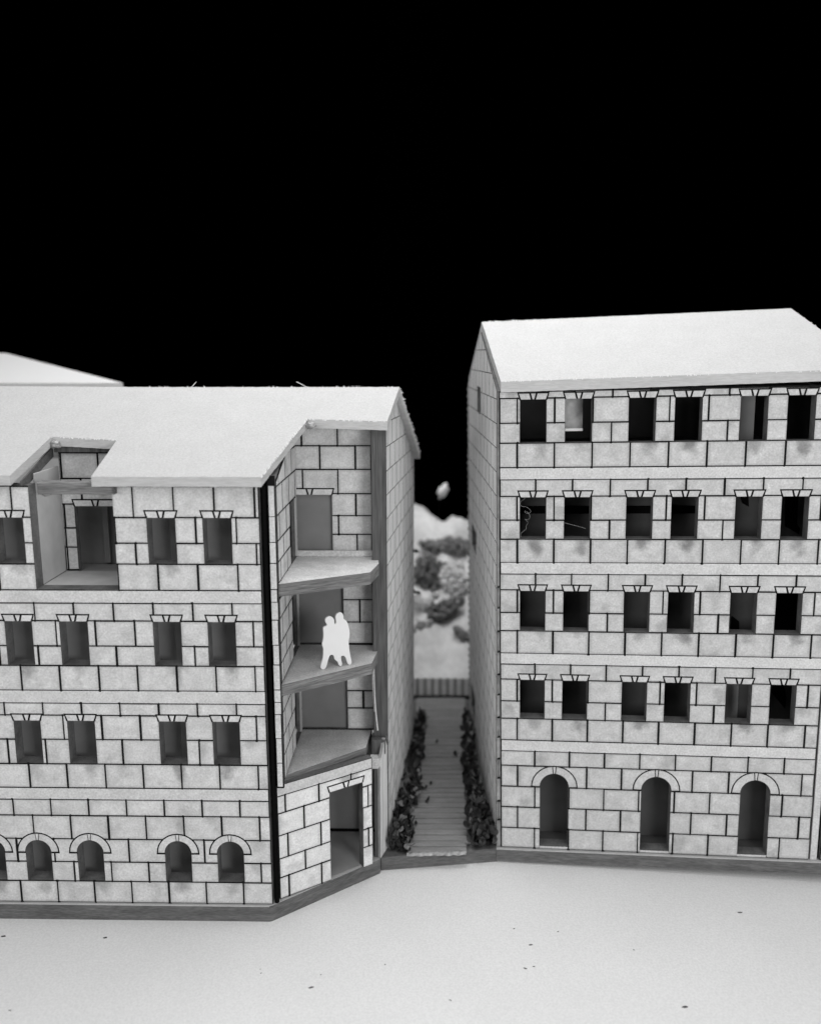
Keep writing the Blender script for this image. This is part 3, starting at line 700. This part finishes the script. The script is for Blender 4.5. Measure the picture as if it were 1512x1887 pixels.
# ================================================================== behind the alley: slats and plaster hill
SFc = thing("slatted_fence", "pale slatted fence standing across the far end of the plank path", "fence", (0, 0, 0))
box("rail", 3.0, 8.6, 17.02, 17.1, -.3, .95, SFc, M_slatb)
box("shadow_gap_strip", 3.0, 8.6, 16.80, 16.94, -.2, .06, SFc, M_gap)  # black strip painting in the shadow gap at the base board's end
x = 3.1
while x < 8.5:
    box("slat", x, x + .24, 16.95, 17.01, .06, 1.0, SFc, M_slat); x += .385
me = bpy.data.meshes.new("hill"); bm = bmesh.new(); nx, ny = 90, 60; g = []
for j in range(ny + 1):
    row = []
    for i in range(nx + 1):
        x = -3 + 20 * i / nx; y = 17.2 + 12 * j / ny; t = j / ny
        z = .4 + min(7.6, 11.0 * t) - max(0, t - .76) * 14
        z += .30 * noise.noise(Vector((x * .9, y * .4, 0))) * 2 * min(1, t * 5) - .18 * (x - 5) * min(1, max(0, t - .4) * 3) + .25 * noise.noise(Vector((x * 1.6, y * 1.3, 7))) * min(1, t * 6)
        z -= .45 * math.exp(-((x - 5.9) / .45) ** 2) * min(1, max(0, t - .5) * 3)
        z -= .012 * (x - 5) ** 2
        row.append(bm.verts.new((x, y, z)))
    g.append(row)
for j in range(ny):
    for i in range(nx): bm.faces.new((g[j][i], g[j][i + 1], g[j + 1][i + 1], g[j + 1][i])).smooth = True
bm.to_mesh(me); bm.free(); me.materials.append(M_hill); o = link("hill", me); structure(o)
HZ = lambda x, y: None
def shrub(loc, r, m, lab, seed, sq=(1, 1, 1), n=46, tilt=0.0, cat="shrub"):
    """bushy clump of moss: many small uneven tufts grown into one mass"""
    random.seed(seed); me = bpy.data.meshes.new("shrub"); bm = bmesh.new()
    for i in range(n):
        v = Vector((random.gauss(0, 1), random.gauss(0, 1), random.gauss(0, 1))).normalized() * random.random() ** .45
        q = 1 + .5 * noise.noise(v * 1.6 + Vector((seed, 0, 0)))
        p = Vector((v.x * sq[0], v.y * sq[1], v.z * sq[2])) * r * q
        p = Vector((p.x, p.y, p.z + p.x * tilt)); rr = random.uniform(.07, .19)
        g = bmesh.ops.create_icosphere(bm, subdivisions=1, radius=1)
        for w_ in g["verts"]:
            k = rr * (1 + 1.1 * noise.noise(w_.co * 2.2 + p * 3)); w_.co = p + w_.co * k
    bm.to_mesh(me); bm.free(); me.materials.append(m); o = link("shrub", me); o.location = loc
    tag(o, lab, cat, "shrubs on the hill"); return o
shrub((5.28, 21.9, 5.1), 1.1, M_bush, "largest dark shrub high on the pale hill behind the alley", 21, (1.0, .5, 1.0), 480)
shrub((6.25, 23.4, 6.45), 1.25, M_bushg, "flat grey band of shrub just below the pale hilltop", 22, (1.25, .5, .3), 360)
shrub((5.75, 20.3, 3.45), .95, M_bush, "dark shrub leaning across the middle of the hill above the bare slope", 23, (1.15, .5, .48), 360, .45)
shrub((4.8, 19.7, 2.8), .42, M_bushg, "small dark shrub low on the hill near the left building", 24, (1.0, .5, .4), 144, .3)
shrub((6.95, 19.4, 2.55), .55, M_bushg, "small dark slanting shrub low on the hill near the right building", 25, (.9, .5, .25), 156, -.7)
shrub((6.55, 21.5, 4.85), .95, M_bushp, "pale fluffy shrub on the right side of the hill behind the alley", 26, (.7, .5, 1.25), 420)
shrub((5.15, 20.3, 4.1), .5, M_bushp, "small pale slanting tuft between the two darkest shrubs on the hill", 27, (.9, .4, .5), 30, .9)
shrub((4.55, 20.4, 4.2), .3, M_bushp, "tiny pale tuft against the left building's rear edge", 28, (.8, .5, 1.2), 108)
TF = thing("tuft", "lone pale tuft on a thin dark stem rising above the hill", "plant", (5.87, 21.5, 8.2))
o = blob("tuft_head", (0, 0, 1.72), .38, M_bushp, TF, 4, (.62, .5, 1.05)); o.rotation_euler = (0, .45, 0)
tube("stem", [(-.35, .02, 0), (-.2, .02, .7), (-.12, .02, 1.35)], .012, M_gap, TF)

# ================================================================== building behind, upper left
BBd = thing("cardboard_building", "blurred pale roof of a model building behind the left one", "model building", (0, 0, 0), "laser-cut model buildings")
slope_board("roof_board", [(-26, 14.5), (-8.75, 14.5), (-16.4, 19.5), (-30, 19.5)], lambda x, y: 16.02 + (y - 14.5) * .262, .36, BBd, M_white, M_roof_edge)
box("end_wall", -24, -11, 15.2, 19.3, -.5, 15.6, BBd, M_inpale)

# ================================================================== the couple
F = [(-0.0,-0.006),(-0.077,0.076),(-0.045,0.188),(0.029,0.409),(0.04,0.6),(0.042,0.717),(-0.007,0.842),(0.041,0.989),(0.065,1.197),(0.043,1.374),(0.08,1.445),(0.169,1.451),(0.185,1.506),(0.127,1.592),(0.129,1.697),(0.205,1.757),(0.294,1.763),(0.382,1.708),(0.439,1.604),(0.427,1.509),(0.466,1.445),(0.507,1.536),(0.479,1.636),(0.481,1.752),(0.542,1.82),(0.642,1.848),(0.721,1.794),(0.76,1.692),(0.748,1.597),(0.857,1.523),(0.915,1.378),(0.962,1.157),(0.96,1.0),(0.917,0.85),(0.924,0.672),(0.96,0.371),(1.008,0.165),(1.012,0.046),(0.965,-0.006),(0.884,0.028),(0.845,0.153),(0.797,0.3),(0.737,0.359),(0.636,0.366),(0.654,0.206),(0.682,0.082),(0.66,0.017),(0.61,0.006),(0.56,0.064),(0.532,0.167),(0.473,0.226),(0.414,0.285),(0.387,0.447),(0.258,0.458),(0.206,0.34),(0.141,0.116),(0.1,0.026)]
def smooth(P, it=2):
    for _ in range(it):
        Q = []
        for i in range(len(P)):
            a = P[i]; b = P[(i + 1) % len(P)]
            Q += [(a[0] * .75 + b[0] * .25, a[1] * .75 + b[1] * .25), (a[0] * .25 + b[0] * .75, a[1] * .25 + b[1] * .75)]
        P = Q
    return P
Q = smooth(F)
me = bpy.data.meshes.new("figurine"); bm = bmesh.new()
f = bm.faces.new([bm.verts.new((p[0], p[1] - .0, 0)) for p in Q])
r = bmesh.ops.extrude_face_region(bm, geom=[f]); 
for v in r["geom"]:
    if isinstance(v, bmesh.types.BMVert): v.co.z -= .07
bmesh.ops.triangulate(bm, faces=[x for x in bm.faces if len(x.verts) > 4]); bmesh.ops.recalc_face_normals(bm, faces=bm.faces[:])
bm.to_mesh(me); bm.free(); me.materials.append(M_white)
fg = link("figurine", me); a = Vector((1.685, 1.56, 0)); b = Vector((2.528, 2.007, 0))
# the cut-out stands upright across the balcony edge
fg.matrix_world = frame((1.685, 1.56, 7.357), b - a, (0, 0, 1))
tag(fg, "white flat cut-out of two people arm in arm standing on the middle balcony", "figurine")

# ================================================================== specks on the table
random.seed(5)
spots = [(-8.21,-.96,.09,"dark oval crumb at the left edge of the photo just below the plinth"),(-5.0,-.97,.07,"dark slanting crumb below the plinth, under the left building's middle"),
 (.12,-2.28,.03,"tiny crumb straight below the left building's corner"),(.18,-2.44,.04,"pale brown crumb just in front of the tiny one below the left building's corner"),
 (1.72,-3.0,.08,"round grey crumb in front of the left building's doorway"),(1.95,-2.47,.035,"tiny black crumb just behind the round grey one"),
 (3.82,-2.01,.035,"faint tiny crumb in front of the alley"),(-6.55,-4.03,.05,"faint crumb near the lower left corner of the photo"),
 (7.83,-.31,.045,"small dark crumb in front of the right building's left corner"),(8.27,-1.06,.08,"thin dash-like crumb in front of the right building's first arch"),
 (9.21,-.42,.04,"small dark crumb right of the one at the right building's corner"),(7.99,-2.1,.07,"pale flat crumb lowest of the cluster below the first arch"),
 (8.26,-2.02,.05,"dark crumb touching the pale flat one below the first arch"),(11.4,-1.23,.04,"jet black round crumb in front of the middle arch"),
 (15.28,.62,.10,"thin curved crumb in front of the rightmost arch"),(12.28,-3.57,.09,"long dark crumb near the lower edge of the photo, right of centre"),
 (5.73,-3.42,.05,"small grey crumb near the lower edge of the photo, at the centre")]
for i, (x, y, s, lb) in enumerate(spots):
    o = blob("crumb", (x, y, T + s * .12), s, M_leaf if 'dark' in lb or 'black' in lb else M_jamb, None, i, (1.0, .35, .2), 1); o.rotation_euler = (0, 0, random.uniform(-.6, .6))
    tag(o, lb, "crumb", "crumbs on the table")
